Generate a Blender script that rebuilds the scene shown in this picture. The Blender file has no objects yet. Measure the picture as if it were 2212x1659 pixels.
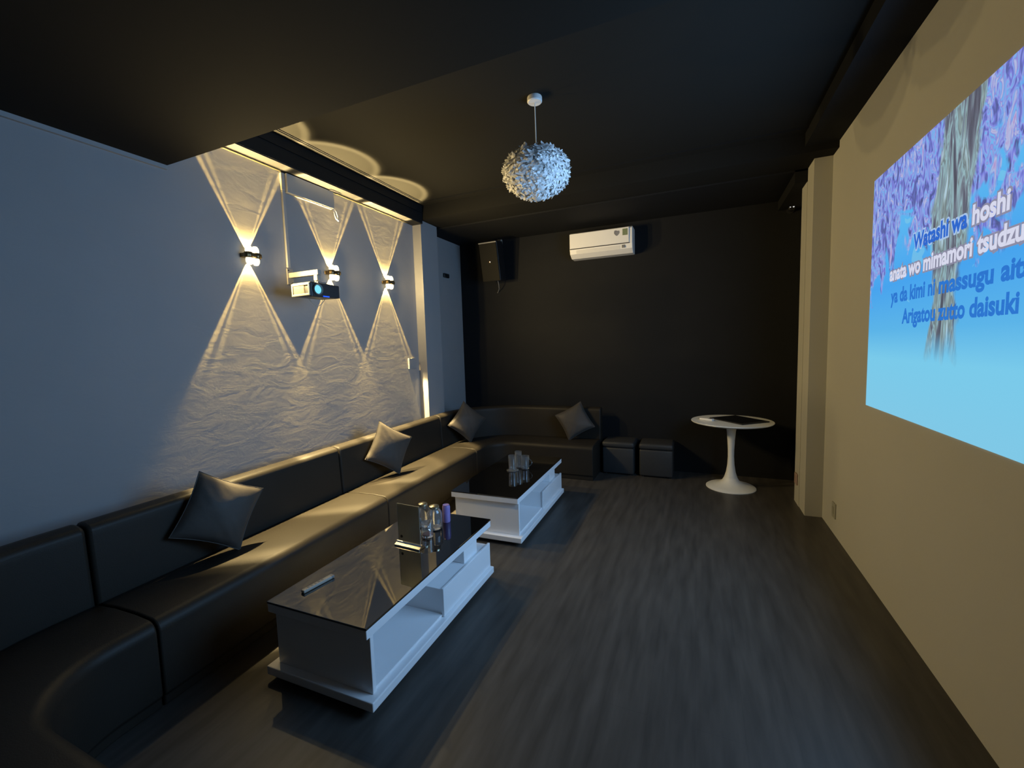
import bpy, bmesh, math, random
from mathutils import Vector, Matrix
S = bpy.context.scene
COL = S.collection
random.seed(7)
PI = math.pi

# ------------------------------------------------------------------ camera
FPX = 928.0
cam_d = bpy.data.cameras.new('camera')
cam = bpy.data.objects.new('camera', cam_d)
COL.objects.link(cam)
cam_d.sensor_width = 36.0
cam_d.lens = FPX / 2212.0 * 36.0
cam_d.clip_start = 0.02
cam.matrix_world = Matrix((
    (0.9182551828706452, -0.005894902810608974, 0.3959452856797909, 0.0),
    (0.39483573128249516, 0.08989127617050977, -0.914343646432267, 0.0),
    (-0.030202060092237443, 0.9959341386805107, 0.08487064850049314, 1.6),
    (0, 0, 0, 1)))
S.camera = cam

# ------------------------------------------------------------------ world, exposure
w = bpy.data.worlds.new('world')
S.world = w
w.use_nodes = True
w.node_tree.nodes['Background'].inputs['Color'].default_value = (0.0, 0.0, 0.0, 1)
w.node_tree.nodes['Background'].inputs['Strength'].default_value = 0.0
S.view_settings.view_transform = 'Standard'
S.view_settings.look = 'None'
S.view_settings.exposure = 0.0
S.view_settings.gamma = 1.0
S.view_settings.use_curve_mapping = False

# key numbers of the room (metres)
XL, XR = -3.1, 1.033           # sconce wall, picture wall
XC, XREC = -2.983, -3.2        # column front, wall beyond the column
YC, YC2 = 4.34, 4.68           # column
YF, YN = 5.62, -0.85           # far wall, wall behind the camera
ZT, ZS = 3.27, 2.81            # ceiling, dropped ceiling near the camera
YS = 1.744                     # edge of the dropped ceiling
ZP = 3.115                     # soffit around the raised ceiling
PIC_Y0, PIC_Y1, PIC_Z0, PIC_Z1 = 1.61, 3.527, 1.149, 2.583   # projected picture

# added unseen lamp for the picture's light, stronger than the image itself gives
ld = bpy.data.lights.new('picture_boost_light', 'AREA')
ld.shape = 'RECTANGLE'
ld.size = PIC_Z1 - PIC_Z0 - 0.02
ld.size_y = PIC_Y1 - PIC_Y0 - 0.02
ld.energy = 60.0
ld.spread = math.radians(168)
ld.color = (0.31, 0.59, 1.0)
lo = bpy.data.objects.new('picture_boost_light', ld)
COL.objects.link(lo)
lo.location = (XR - 0.02, (PIC_Y0 + PIC_Y1) / 2, (PIC_Z0 + PIC_Z1) / 2)
lo.rotation_euler = (0, PI / 2, 0)

# wall lamps: strength of one lens against direction
BEAM_TAN = 0.53
SC_BASE, SC_CORE, SC_SPILL, SC_WASH = 78.0, 80.0, 2.3, 2.5
SC_COLOR = (1.0, 0.74, 0.33)
SC_WASH_COLOR = (1.0, 0.67, 0.18)

# ------------------------------------------------------------------ materials
def srgb(r, g, b):
    def f(c):
        c /= 255.0
        return c / 12.92 if c <= 0.04045 else ((c + 0.055) / 1.055) ** 2.4
    return (f(r), f(g), f(b), 1.0)

def mat(name, col, rough=0.5, metal=0.0, var=0.08, scale=6.0, bump=0.0, bscale=60.0, spec=0.5, trans=0.0, ior=1.5, coat=0.0, sheen=0.0, stretch=None, detail=4.0):
    m = bpy.data.materials.new(name)
    m.use_nodes = True
    nt = m.node_tree
    b = nt.nodes['Principled BSDF']
    b.inputs['Roughness'].default_value = rough
    b.inputs['Metallic'].default_value = metal
    b.inputs['Specular IOR Level'].default_value = spec
    b.inputs['IOR'].default_value = ior
    b.inputs['Transmission Weight'].default_value = trans
    b.inputs['Coat Weight'].default_value = coat
    b.inputs['Sheen Weight'].default_value = sheen
    tc = nt.nodes.new('ShaderNodeTexCoord')
    mp = nt.nodes.new('ShaderNodeMapping')
    if stretch: mp.inputs['Scale'].default_value = stretch
    nt.links.new(tc.outputs['Object'], mp.inputs['Vector'])
    n = nt.nodes.new('ShaderNodeTexNoise')
    n.inputs['Scale'].default_value = scale
    n.inputs['Detail'].default_value = detail
    nt.links.new(mp.outputs['Vector'], n.inputs['Vector'])
    mx = nt.nodes.new('ShaderNodeMix')
    mx.data_type = 'RGBA'
    c = col if len(col) == 4 else tuple(col) + (1.0,)
    mx.inputs['A'].default_value = tuple(max(0, v * (1 - var)) for v in c[:3]) + (1,)
    mx.inputs['B'].default_value = tuple(min(1, v * (1 + var)) for v in c[:3]) + (1,)
    nt.links.new(n.outputs['Fac'], mx.inputs['Factor'])
    nt.links.new(mx.outputs['Result'], b.inputs['Base Color'])
    if bump:
        n2 = nt.nodes.new('ShaderNodeTexNoise')
        n2.inputs['Scale'].default_value = bscale
        n2.inputs['Detail'].default_value = 5.0
        nt.links.new(mp.outputs['Vector'], n2.inputs['Vector'])
        bp = nt.nodes.new('ShaderNodeBump')
        bp.inputs['Strength'].default_value = bump
        bp.inputs['Distance'].default_value = 0.01
        nt.links.new(n2.outputs['Fac'], bp.inputs['Height'])
        nt.links.new(bp.outputs['Normal'], b.inputs['Normal'])
    return m

def emis(name, col, strength, var=0.06):
    m = bpy.data.materials.new(name)
    m.use_nodes = True
    nt = m.node_tree
    nt.nodes.clear()
    o = nt.nodes.new('ShaderNodeOutputMaterial')
    e = nt.nodes.new('ShaderNodeEmission')
    e.inputs['Strength'].default_value = strength
    n = nt.nodes.new('ShaderNodeTexNoise')
    n.inputs['Scale'].default_value = 14.0
    mx = nt.nodes.new('ShaderNodeMix')
    mx.data_type = 'RGBA'
    mx.inputs['A'].default_value = tuple(v * (1 - var) for v in col[:3]) + (1,)
    mx.inputs['B'].default_value = tuple(v * (1 + var) for v in col[:3]) + (1,)
    nt.links.new(n.outputs['Fac'], mx.inputs['Factor'])
    nt.links.new(mx.outputs['Result'], e.inputs['Color'])
    nt.links.new(e.outputs['Emission'], o.inputs['Surface'])
    return m

def plaster(name, col):
    """trowelled wall paint: two scales of relief that only raking light shows"""
    m = mat(name, col, rough=0.75, var=0.05, scale=3.0, spec=0.25)
    nt = m.node_tree
    b = nt.nodes['Principled BSDF']
    tc = nt.nodes.new('ShaderNodeTexCoord')
    mp = nt.nodes.new('ShaderNodeMapping')
    mp.inputs['Scale'].default_value = (1.0, 0.55, 1.3)
    mp.inputs['Rotation'].default_value = (0.35, 0, 0)
    nt.links.new(tc.outputs['Object'], mp.inputs['Vector'])
    a = nt.nodes.new('ShaderNodeTexNoise')
    a.inputs['Scale'].default_value = 7.0
    a.inputs['Detail'].default_value = 9.0
    a.inputs['Roughness'].default_value = 0.62
    a.inputs['Distortion'].default_value = 0.8
    nt.links.new(mp.outputs['Vector'], a.inputs['Vector'])
    bp = nt.nodes.new('ShaderNodeBump')
    bp.inputs['Strength'].default_value = 0.105
    bp.inputs['Distance'].default_value = 0.02
    nt.links.new(a.outputs['Fac'], bp.inputs['Height'])
    nt.links.new(bp.outputs['Normal'], b.inputs['Normal'])
    return m

def floor_mat():
    m = mat('floor_laminate', (0.085, 0.085, 0.088), rough=0.42, var=0.0, spec=0.35)
    nt = m.node_tree
    b = nt.nodes['Principled BSDF']
    tc = nt.nodes.new('ShaderNodeTexCoord')
    mp = nt.nodes.new('ShaderNodeMapping')
    mp.inputs['Scale'].default_value = (9.0, 1.1, 1.0)
    nt.links.new(tc.outputs['Object'], mp.inputs['Vector'])
    n = nt.nodes.new('ShaderNodeTexNoise')
    n.inputs['Scale'].default_value = 2.2
    n.inputs['Detail'].default_value = 7.0
    nt.links.new(mp.outputs['Vector'], n.inputs['Vector'])
    mp2 = nt.nodes.new('ShaderNodeMapping')
    mp2.inputs['Rotation'].default_value = (0, 0, PI / 2)
    nt.links.new(tc.outputs['Object'], mp2.inputs['Vector'])
    br = nt.nodes.new('ShaderNodeTexBrick')
    br.inputs['Scale'].default_value = 1.0
    br.inputs['Brick Width'].default_value = 1.2
    br.inputs['Row Height'].default_value = 0.19
    br.inputs['Mortar Size'].default_value = 0.0015
    br.inputs['Color1'].default_value = (0.064, 0.0585, 0.0525, 1)
    br.inputs['Color2'].default_value = (0.068, 0.062, 0.0555, 1)
    br.inputs['Mortar'].default_value = (0.058, 0.053, 0.048, 1)
    nt.links.new(mp2.outputs['Vector'], br.inputs['Vector'])
    mx = nt.nodes.new('ShaderNodeMix')
    mx.data_type = 'RGBA'
    mx.blend_type = 'MULTIPLY'
    mx.inputs['Factor'].default_value = 0.8
    rp = nt.nodes.new('ShaderNodeValToRGB')
    rp.color_ramp.elements[0].position = 0.3
    rp.color_ramp.elements[0].color = (0.6, 0.6, 0.6, 1)
    rp.color_ramp.elements[1].position = 0.72
    rp.color_ramp.elements[1].color = (1.25, 1.25, 1.25, 1)
    nt.links.new(n.outputs['Fac'], rp.inputs['Fac'])
    nt.links.new(br.outputs['Color'], mx.inputs['A'])
    nt.links.new(rp.outputs['Color'], mx.inputs['B'])
    nt.links.new(mx.outputs['Result'], b.inputs['Base Color'])
    return m

M = {}
M['plaster'] = plaster('wall_plaster', (0.318, 0.31, 0.307))
M['wall'] = mat('wall_paint', (0.50, 0.49, 0.43), rough=0.8, var=0.03, scale=2.0, bump=0.05, bscale=90, spec=0.2)
M['black_wall'] = mat('black_wall_paint', (0.0118, 0.0122, 0.013), rough=0.8, var=0.1, scale=5, bump=0.05, bscale=120, spec=0.15)
M['ceil'] = mat('ceiling_paint', (0.0142, 0.0137, 0.0118), rough=0.85, var=0.06, scale=2.0, spec=0.1)
M['black_trim'] = mat('black_trim_paint', (0.012, 0.012, 0.012), rough=0.7, var=0.1, spec=0.15)
M['cream'] = mat('cream_trim_paint', (0.014, 0.0135, 0.0115), rough=0.7, var=0.05)
M['floor'] = floor_mat()
M['leather'] = mat('black_leather', (0.023, 0.020, 0.016), rough=0.48, var=0.18, scale=3.0, bump=0.12, bscale=220, spec=0.2)
M['leather_dark'] = mat('black_leather_pouf', (0.036, 0.036, 0.036), rough=0.5, var=0.15, scale=4.0, bump=0.12, bscale=220, spec=0.4)
M['satin'] = mat('grey_satin', (0.062, 0.056, 0.050), rough=0.5, var=0.08, scale=12, bump=0.25, bscale=14, spec=0.15)
M['white'] = mat('white_lacquer', (0.90, 0.90, 0.91), rough=0.35, var=0.03, scale=4, spec=0.4)
M['black_glass'] = mat('black_glass', (0.004, 0.004, 0.004), rough=0.03, var=0.2, spec=0.5, ior=2.3)
M['wall_fit'] = mat('painted_wall_fitting', (0.32, 0.315, 0.31), rough=0.6, var=0.03)
M['white_plastic'] = mat('white_plastic', (0.70, 0.68, 0.64), rough=0.4, var=0.03)
M['ac_white'] = mat('air_conditioner_plastic', (0.86, 0.84, 0.80), rough=0.4, var=0.02)
M['grey_plastic'] = mat('grey_plastic', (0.20, 0.20, 0.20), rough=0.45, var=0.06)
M['dark_plastic'] = mat('dark_plastic', (0.03, 0.03, 0.032), rough=0.4, var=0.1)
M['black_plastic'] = mat('black_plastic', (0.012, 0.012, 0.013), rough=0.45, var=0.1)
M['beige'] = mat('beige_plastic', (0.38, 0.345, 0.29), rough=0.5, var=0.04)
M['bronze'] = mat('bronze_metal', (0.16, 0.11, 0.05), rough=0.35, metal=0.8, var=0.1)
M['chrome'] = mat('chrome', (0.75, 0.72, 0.66), rough=0.16, metal=1.0, var=0.05)
M['gold'] = mat('pale_gold_metal', (0.72, 0.64, 0.44), rough=0.25, metal=0.9, var=0.05)
M['glass'] = mat('clear_glass', (0.96, 0.97, 0.97), rough=0.04, var=0.01, trans=0.95, ior=1.45)
M['frost'] = mat('smoky_acrylic', (0.42, 0.43, 0.38), rough=0.3, var=0.06, spec=0.5, trans=0.75)
M['purple'] = mat('purple_plastic', (0.30, 0.22, 0.52), rough=0.3, var=0.05)
M['liquid'] = mat('reddish_brown_drink', (0.16, 0.06, 0.045), rough=0.15, var=0.1)
M['tulip'] = mat('white_tulip_lacquer', (0.84, 0.84, 0.80), rough=0.4, var=0.02)
M['feather'] = mat('white_feather', (0.95, 0.94, 0.91), rough=0.85, var=0.12, scale=30, spec=0.1)
M['grille'] = mat('speaker_grille', (0.018, 0.017, 0.014), rough=0.8, var=0.3, scale=160, spec=0.05)
M['sticker_grey'] = mat('grey_shield_sticker', (0.22, 0.22, 0.24), rough=0.5, var=0.5, scale=45)
M['sticker_green'] = mat('green_label_sticker', (0.20, 0.24, 0.13), rough=0.5, var=0.3, scale=60)
M['pink'] = mat('pinkish_plastic', (0.40, 0.28, 0.24), rough=0.5, var=0.05)
M['lens_on'] = emis('lit_lamp_lens', (1.0, 0.86, 0.55, 1), 2.6)
M['lens_cyan'] = emis('lit_projector_lens', (0.22, 0.75, 1.0, 1), 1.1, 0.35)
M['led_blue'] = emis('blue_indicator', (0.02, 0.10, 1.0, 1), 1.4)
M['glint_white'] = emis('glowing_white_glint', (0.9, 0.9, 0.85, 1), 1.0)
M['t_blue'] = emis('lyric_blue', srgb(48, 104, 206), 1.0, 0.08)
M['t_white'] = emis('lyric_white', srgb(214, 216, 236), 1.0, 0.05)
M['t_halo_white'] = emis('lyric_pale_edge', srgb(168, 196, 232), 1.0, 0.05)
M['t_halo_grey'] = emis('lyric_grey_edge', srgb(140, 140, 164), 1.0, 0.06)
M['t_dull'] = emis('lyric_dull_blue', srgb(46, 118, 208), 1.0, 0.12)

# ------------------------------------------------------------------ mesh helpers
def bm_box(bm, x0, x1, y0, y1, z0, z1):
    vs = [bm.verts.new(p) for p in ((x0, y0, z0), (x1, y0, z0), (x1, y1, z0), (x0, y1, z0),
                                    (x0, y0, z1), (x1, y0, z1), (x1, y1, z1), (x0, y1, z1))]
    for f in ((3, 2, 1, 0), (4, 5, 6, 7), (0, 1, 5, 4), (1, 2, 6, 5), (2, 3, 7, 6), (3, 0, 4, 7)):
        bm.faces.new([vs[i] for i in f])

def bm_bev_box(bm, x0, x1, y0, y1, z0, z1, r=0.004, seg=2):
    t = bmesh.new()
    bm_box(t, x0, x1, y0, y1, z0, z1)
    bmesh.ops.bevel(t, geom=list(t.edges), offset=r, segments=seg, profile=0.5, affect='EDGES')
    tmp = bpy.data.meshes.new('t'); t.to_mesh(tmp); t.free()
    bm.from_mesh(tmp); bpy.data.meshes.remove(tmp)

def bm_lathe(bm, prof, n=32, c=(0, 0, 0), close_ends=True):
    rings = []
    for r, z in prof:
        if r < 1e-6:
            rings.append([bm.verts.new((c[0], c[1], c[2] + z))])
        else:
            rings.append([bm.verts.new((c[0] + r * math.cos(2 * PI * i / n), c[1] + r * math.sin(2 * PI * i / n), c[2] + z)) for i in range(n)])
    for a, b in zip(rings, rings[1:]):
        for i in range(n):
            j = (i + 1) % n
            if len(a) == 1 and len(b) == 1: continue
            if len(a) == 1: bm.faces.new((a[0], b[j], b[i]))
            elif len(b) == 1: bm.faces.new((a[i], a[j], b[0]))
            else: bm.faces.new((a[i], a[j], b[j], b[i]))

def bm_tube(bm, pts, r, n=8):
    pts = [Vector(p) for p in pts]
    rings = []
    for i, p in enumerate(pts):
        d = (pts[min(i + 1, len(pts) - 1)] - pts[max(i - 1, 0)]).normalized()
        a = d.cross(Vector((0, 0, 1)))
        if a.length < 1e-3: a = d.cross(Vector((0, 1, 0)))
        a.normalize(); b = d.cross(a)
        rings.append([bm.verts.new(p + r * (math.cos(2 * PI * k / n) * a + math.sin(2 * PI * k / n) * b)) for k in range(n)])
    for a, b in zip(rings, rings[1:]):
        for k in range(n):
            bm.faces.new((a[k], a[(k + 1) % n], b[(k + 1) % n], b[k]))
    bm.faces.new(rings[0][::-1]); bm.faces.new(rings[-1])

def bm_hull(bm, a, b):
    """prism between two equal-length vertex loops"""
    A = [bm.verts.new(p) for p in a]; B = [bm.verts.new(p) for p in b]
    n = len(A)
    bm.faces.new(A[::-1]); bm.faces.new(B)
    for i in range(n):
        bm.faces.new((A[i], A[(i + 1) % n], B[(i + 1) % n], B[i]))

def link(name, bm, m, parent=None, smooth=False, bevel=0.0, mx=None):
    bmesh.ops.recalc_face_normals(bm, faces=list(bm.faces))
    me = bpy.data.meshes.new(name)
    bm.to_mesh(me); bm.free()
    o = bpy.data.objects.new(name, me)
    COL.objects.link(o)
    for k in (m if isinstance(m, (list, tuple)) else [m]): me.materials.append(k)
    if smooth:
        for p in me.polygons: p.use_smooth = True
        try: me.set_sharp_from_angle(angle=math.radians(40))
        except Exception: pass
    if bevel:
        md = o.modifiers.new('bevel', 'BEVEL')
        md.width = bevel; md.segments = 3; md.limit_method = 'ANGLE'; md.angle_limit = math.radians(50)
    if parent: o.parent = parent
    if mx is not None: o.matrix_local = mx
    return o

def tag(o, label=None, cat=None, group=None, kind=None):
    if label: o['label'] = label
    if cat: o['category'] = cat
    if group: o['group'] = group
    if kind: o['kind'] = kind
    return o

def thing(name, label, cat, loc=(0, 0, 0), rz=0.0, group=None):
    o = bpy.data.objects.new(name, None)
    COL.objects.link(o)
    o.empty_display_size = 0.1
    o.location = loc; o.rotation_euler = (0, 0, rz)
    return tag(o, label, cat, group)

def struct(name, boxes, m):
    bm = bmesh.new()
    for b in boxes: bm_box(bm, *b)
    return tag(link(name, bm, m), kind='structure')

def copy_tree(o, parent=None):
    c = o.copy(); COL.objects.link(c)
    if parent: c.parent = parent
    for ch in list(o.children): copy_tree(ch, c)
    return c

# ------------------------------------------------------------------ the room
struct('floor', [(-3.5, 1.3, YN - 0.2, YF + 0.2, -0.1, 0.0)], M['floor'])
struct('wall_left', [(-3.5, XL, YN, YC, 0, 3.45), (-3.5, XREC, YC2, YF, 0, 3.45)], M['plaster'])
struct('trim_7', [(-3.5, XC, YC, YC2, 0, 3.45)], M['plaster'])                    # column
struct('wall_right', [(XR, 1.3, YN, 4.506, 0, 3.166), (0.90, 1.3, 4.506, 4.73, 0, 3.166), (0.895, 1.3, 4.73, 4.93, 0, 3.0), (1.02, 1.3, 4.93, YF, 0, 3.0)], M['wall'])
struct('wall_back', [(-3.5, 1.3, YF, YF + 0.2, 0, 3.45)], M['black_wall'])
struct('wall_front', [(-3.5, 1.3, YN - 0.2, YN, 0, 3.45)], M['black_wall'])
# raised ceiling, the soffit round it on the far side, the deep beam before the far wall
struct('ceiling', [(-3.5, 1.3, YS, 4.5, ZT, 3.45), (XC, XR, YC, 4.73, ZP, 3.45)], M['ceil'])
struct('trim_1', [(-3.5, XR, YN, YS, ZS, 3.45)], M['ceil'])                       # dropped ceiling by the camera
struct('trim_2', [(XL, -2.954, YS, YC, 3.076, ZT), (-2.954, -2.945, YS, YC, 3.187, 3.197)], M['black_trim'])
struct('trim_3', [(XL, -2.956, YS, YC, 3.066, 3.076)], M['cream'])
struct('trim_4', [(-2.895, -2.888, YS, 4.235, ZT - 0.006, ZT), (-2.873, -2.866, YS, 4.213, ZT - 0.006, ZT),
                  (-2.895, 0.8, 4.228, 4.235, ZT - 0.006, ZT), (-2.873, 0.8, 4.206, 4.213, ZT - 0.006, ZT)], M['black_trim'])
struct('trim_5', [(XREC, 0.90, 4.73, YF, 3.10, 3.45), (0.80, 1.3, 4.73, YF, 3.0, 3.45), (0.80, XR, YS, 4.73, 3.166, 3.45), (XR, 1.3, YN, 4.73, 3.166, 3.45)], M['black_wall'])
struct('trim_6', [(XL, XL + 0.02, YN, YS, 2.785, ZS)], M['wall_fit'])                 # pale ledge under the dropped ceiling

# ------------------------------------------------------------------ modular sofa
def fillet_path(pts, r):
    out = [Vector(pts[0])]
    for a, b, c in zip(pts, pts[1:], pts[2:]):
        a, b, c = Vector(a), Vector(b), Vector(c)
        u, v = (a - b).normalized(), (c - b).normalized()
        half = u.angle(v) / 2
        t = r / math.tan(half)
        p0, p1 = b + u * t, b + v * t
        ctr = b + (u + v).normalized() * (r / math.sin(half))
        a0 = math.atan2(p0.y - ctr.y, p0.x - ctr.x); a1 = math.atan2(p1.y - ctr.y, p1.x - ctr.x)
        da = (a1 - a0 + PI) % (2 * PI) - PI
        for k in range(13):
            th = a0 + da * k / 12
            out.append(Vector((ctr.x + r * math.cos(th), ctr.y + r * math.sin(th))))
    out.append(Vector(pts[-1]))
    return out

def sofa_x(y): return -2.235 - 0.045 * (y - 1.07)
FRONT = fillet_path([(-1.32, 0.60), (sofa_x(0.60), 0.60), (sofa_x(4.90), 4.90), (-1.115, 4.90)], 0.30)

def cut(path, lo_, hi_):
    """piece of the front line between two arc lengths"""
    d = [0.0]
    for a, b in zip(path, path[1:]): d.append(d[-1] + (b - a).length)
    def at(s):
        for i in range(len(d) - 1):
            if d[i] <= s <= d[i + 1]:
                return path[i].lerp(path[i + 1], (s - d[i]) / max(d[i + 1] - d[i], 1e-9))
        return path[-1].copy()
    out = [at(lo_)] + [p.copy() for p, s in zip(path, d) if lo_ + 0.01 < s < hi_ - 0.01] + [at(hi_)]
    return out, d
def s_of_y(y):
    d = 0.0
    for a, b in zip(FRONT, FRONT[1:]):
        if a.y < y <= b.y and abs(b.x - a.x) < 0.5 * abs(b.y - a.y) and (b.y - a.y) > 1.0:
            return d + (b - a).length * (y - a.y) / (b.y - a.y)
        d += (b - a).length
    return d
TOTAL = sum((b - a).length for a, b in zip(FRONT, FRONT[1:]))

def sweep(bm, path, prof):
    nrm = []
    for i in range(len(path)):
        d = (path[min(i + 1, len(path) - 1)] - path[max(i - 1, 0)]).normalized()
        nrm.append(Vector((-d.y, d.x)))
    rings = [[bm.verts.new((p.x + n.x * d, p.y + n.y * d, z)) for d, z in prof] for p, n in zip(path, nrm)]
    k = len(prof)
    for a, b in zip(rings, rings[1:]):
        for i in range(k):
            bm.faces.new((a[i], a[(i + 1) % k], b[(i + 1) % k], b[i]))
    bm.faces.new(rings[0][::-1]); bm.faces.new(rings[-1])

def arc(cx, cz, r, a0, a1, n=6):
    return [(cx + r * math.cos(math.radians(a0 + (a1 - a0) * i / n)), cz + r * math.sin(math.radians(a0 + (a1 - a0) * i / n))) for i in range(n + 1)]
SEAT = [(0.012, 0.0), (0.012, 0.05), (0.0, 0.06), (0.0, 0.29), (0.0, 0.335), (0.0, 0.36)] + arc(0.055, 0.362, 0.055, 180, 95) + [(0.15, 0.424), (0.30, 0.424), (0.44, 0.412), (0.455, 0.40), (0.455, 0.0)]
BACK = [(0.458, 0.0), (0.458, 0.42), (0.472, 0.74)] + arc(0.510, 0.762, 0.038, 175, 95) + [(0.53, 0.806), (0.545, 0.806)] + arc(0.556, 0.776, 0.030, 85, 0) + [(0.586, 0.0)]

def sofa_section(s0, s1, label):
    path, _ = cut(FRONT, s0 + 0.004, s1 - 0.004)
    fine = [path[0]]
    for a, b in zip(path, path[1:]):
        n = max(1, int((b - a).length / 0.22))
        fine += [a.lerp(b, (i + 1) / n) for i in range(n)]
    c = sum(fine, Vector((0, 0))) / len(fine)
    t = thing('sofa_section', label, 'sofa', (c.x, c.y, 0), 0, 'modular black leather sofa sections')
    loc = [p - c for p in fine]
    for nm, prof in (('seat', SEAT), ('backrest', BACK)):
        bm = bmesh.new()
        sweep(bm, loc, prof)
        link(nm, bm, M['leather'], t, smooth=True, bevel=0.016)
    return t
sa, sb, sc_ = s_of_y(1.045), s_of_y(2.72), s_of_y(4.40)
sofa_section(0, sa, 'curved black leather sofa corner in the near left foreground, cut by the photo edge')
sofa_section(sa, sb, 'straight black leather sofa section nearest the camera along the lamp wall')
sofa_section(sb, sc_, 'straight black leather sofa section further back, behind the far coffee table')
sofa_section(sc_, TOTAL, 'curved black leather sofa corner at the far left, ending beside the poufs')

# ------------------------------------------------------------------ poufs
def pouf():
    t = thing('pouf', 'black cube pouf right beside the end of the sofa', 'pouf', (-0.888, 5.42, 0), 0, 'poufs against the far wall')
    bm = bmesh.new(); bm_bev_box(bm, -0.19, 0.19, -0.175, 0.175, 0.012, 0.335, 0.02, 3)
    link('base', bm, M['leather_dark'], t, smooth=True)
    bm = bmesh.new(); bm_bev_box(bm, -0.195, 0.195, -0.18, 0.18, 0.335, 0.408, 0.028, 4)
    link('cushion', bm, M['leather_dark'], t, smooth=True)
    for i, (sx, sy) in enumerate(((-1, -1), (1, -1), (-1, 1), (1, 1))):
        bm = bmesh.new(); bm_lathe(bm, [(0, 0), (0.018, 0), (0.018, 0.012), (0, 0.012)], 12, (sx * 0.15, sy * 0.13, 0))
        link('foot', bm, M['black_plastic'], t)
    return t
p1 = pouf()
p2 = copy_tree(p1); p2.location = (-0.446, 5.42, 0)
p2['label'] = 'black cube pouf further right, nearer the white pedestal table'

# ------------------------------------------------------------------ throw cushions
def cushion_mesh(half, thick, seed):
    rnd = random.Random(seed)
    bm = bmesh.new()
    n = 22
    ph = [rnd.uniform(0, 6.28) for _ in range(6)]
    def P(u, v, s):
        # sides pulled inward so that the corners stand out like ears
        k = 0.085
        x = u * (1 - k * (1 - v * v)) * half
        y = v * (1 - k * (1 - u * u)) * half
        e = max(0.0, (1 - u ** 2) * (1 - v ** 2))
        z = s * thick * (e ** 0.42) * (1 + 0.05 * math.sin(5 * u + ph[0]) * math.cos(4 * v + ph[1]))
        wr = 0.006 * math.sin(14 * (u - v) + ph[2]) * e * max(0, abs(u + v) - 0.4)
        return (x, y, z + s * wr)
    g = {}
    for s in (1, -1):
        for i in range(n + 1):
            for j in range(n + 1):
                u, v = -1 + 2 * i / n, -1 + 2 * j / n
                edge = i in (0, n) or j in (0, n)
                key = (i, j, 0 if edge else s)
                if key not in g: g[key] = bm.verts.new(P(u, v, 0 if edge else s))
        for i in range(n):
            for j in range(n):
                q = [(i, j), (i + 1, j), (i + 1, j + 1), (i, j + 1)]
                f = []
                for a, b in q:
                    edge = a in (0, n) or b in (0, n)
                    f.append(g[(a, b, 0 if edge else s)])
                bm.faces.new(f if s > 0 else f[::-1])
    return bm

def cushion(c, normal, up, half, thick, seed, label, roll=45.0):
    nn = Vector(normal).normalized()
    u = Vector(up); u = (u - nn * u.dot(nn)).normalized()
    s = u.cross(nn)
    R = Matrix((s, u, nn)).transposed().to_4x4()
    t = thing('throw_cushion', label, 'cushion', c, 0, 'satin cushions on the sofa')
    t.matrix_world = Matrix.Translation(c) @ R @ Matrix.Rotation(math.radians(roll), 4, 'Z')
    link('cover', cushion_mesh(half, thick, seed), M['satin'], t, smooth=True)
    bm = bmesh.new()
    k = 0.085; pts = []
    for e in range(4):
        for i in range(12):
            q = -1 + 2 * i / 12
            x, y = [(q, -1), (1, q), (-q, 1), (-1, -q)][e]
            pts.append((x * (1 - k * (1 - y * y)) * half, y * (1 - k * (1 - x * x)) * half, 0))
    pts.append(pts[0])
    bm_tube(bm, pts, 0.0032, 6)
    link('piping', bm, M['satin'], t, smooth=True)
    return t
cushion((-2.632, 1.60, 0.672), (0.93, -0.20, 0.24), (0, -0.05, 1), 0.190, 0.068, 1, 'dark satin cushion on its corner on the nearest straight sofa section', 56)
cushion((-2.690, 3.23, 0.683), (0.92, -0.28, 0.22), (0, -0.05, 1), 0.195, 0.065, 2, 'brightly lit satin cushion on its corner under the lamp furthest right', 54)
cushion((-2.68, 4.72, 0.675), (0.84, -0.58, 0.20), (0, 0, 1), 0.190, 0.07, 3, 'half lit satin cushion in the far sofa corner below the column', 48)
cushion((-1.42, 5.24, 0.650), (0.20, -0.92, 0.32), (0, 0, 1), 0.185, 0.062, 4, 'grey satin cushion leaning on the sofa back in front of the black wall', 29)

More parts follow.
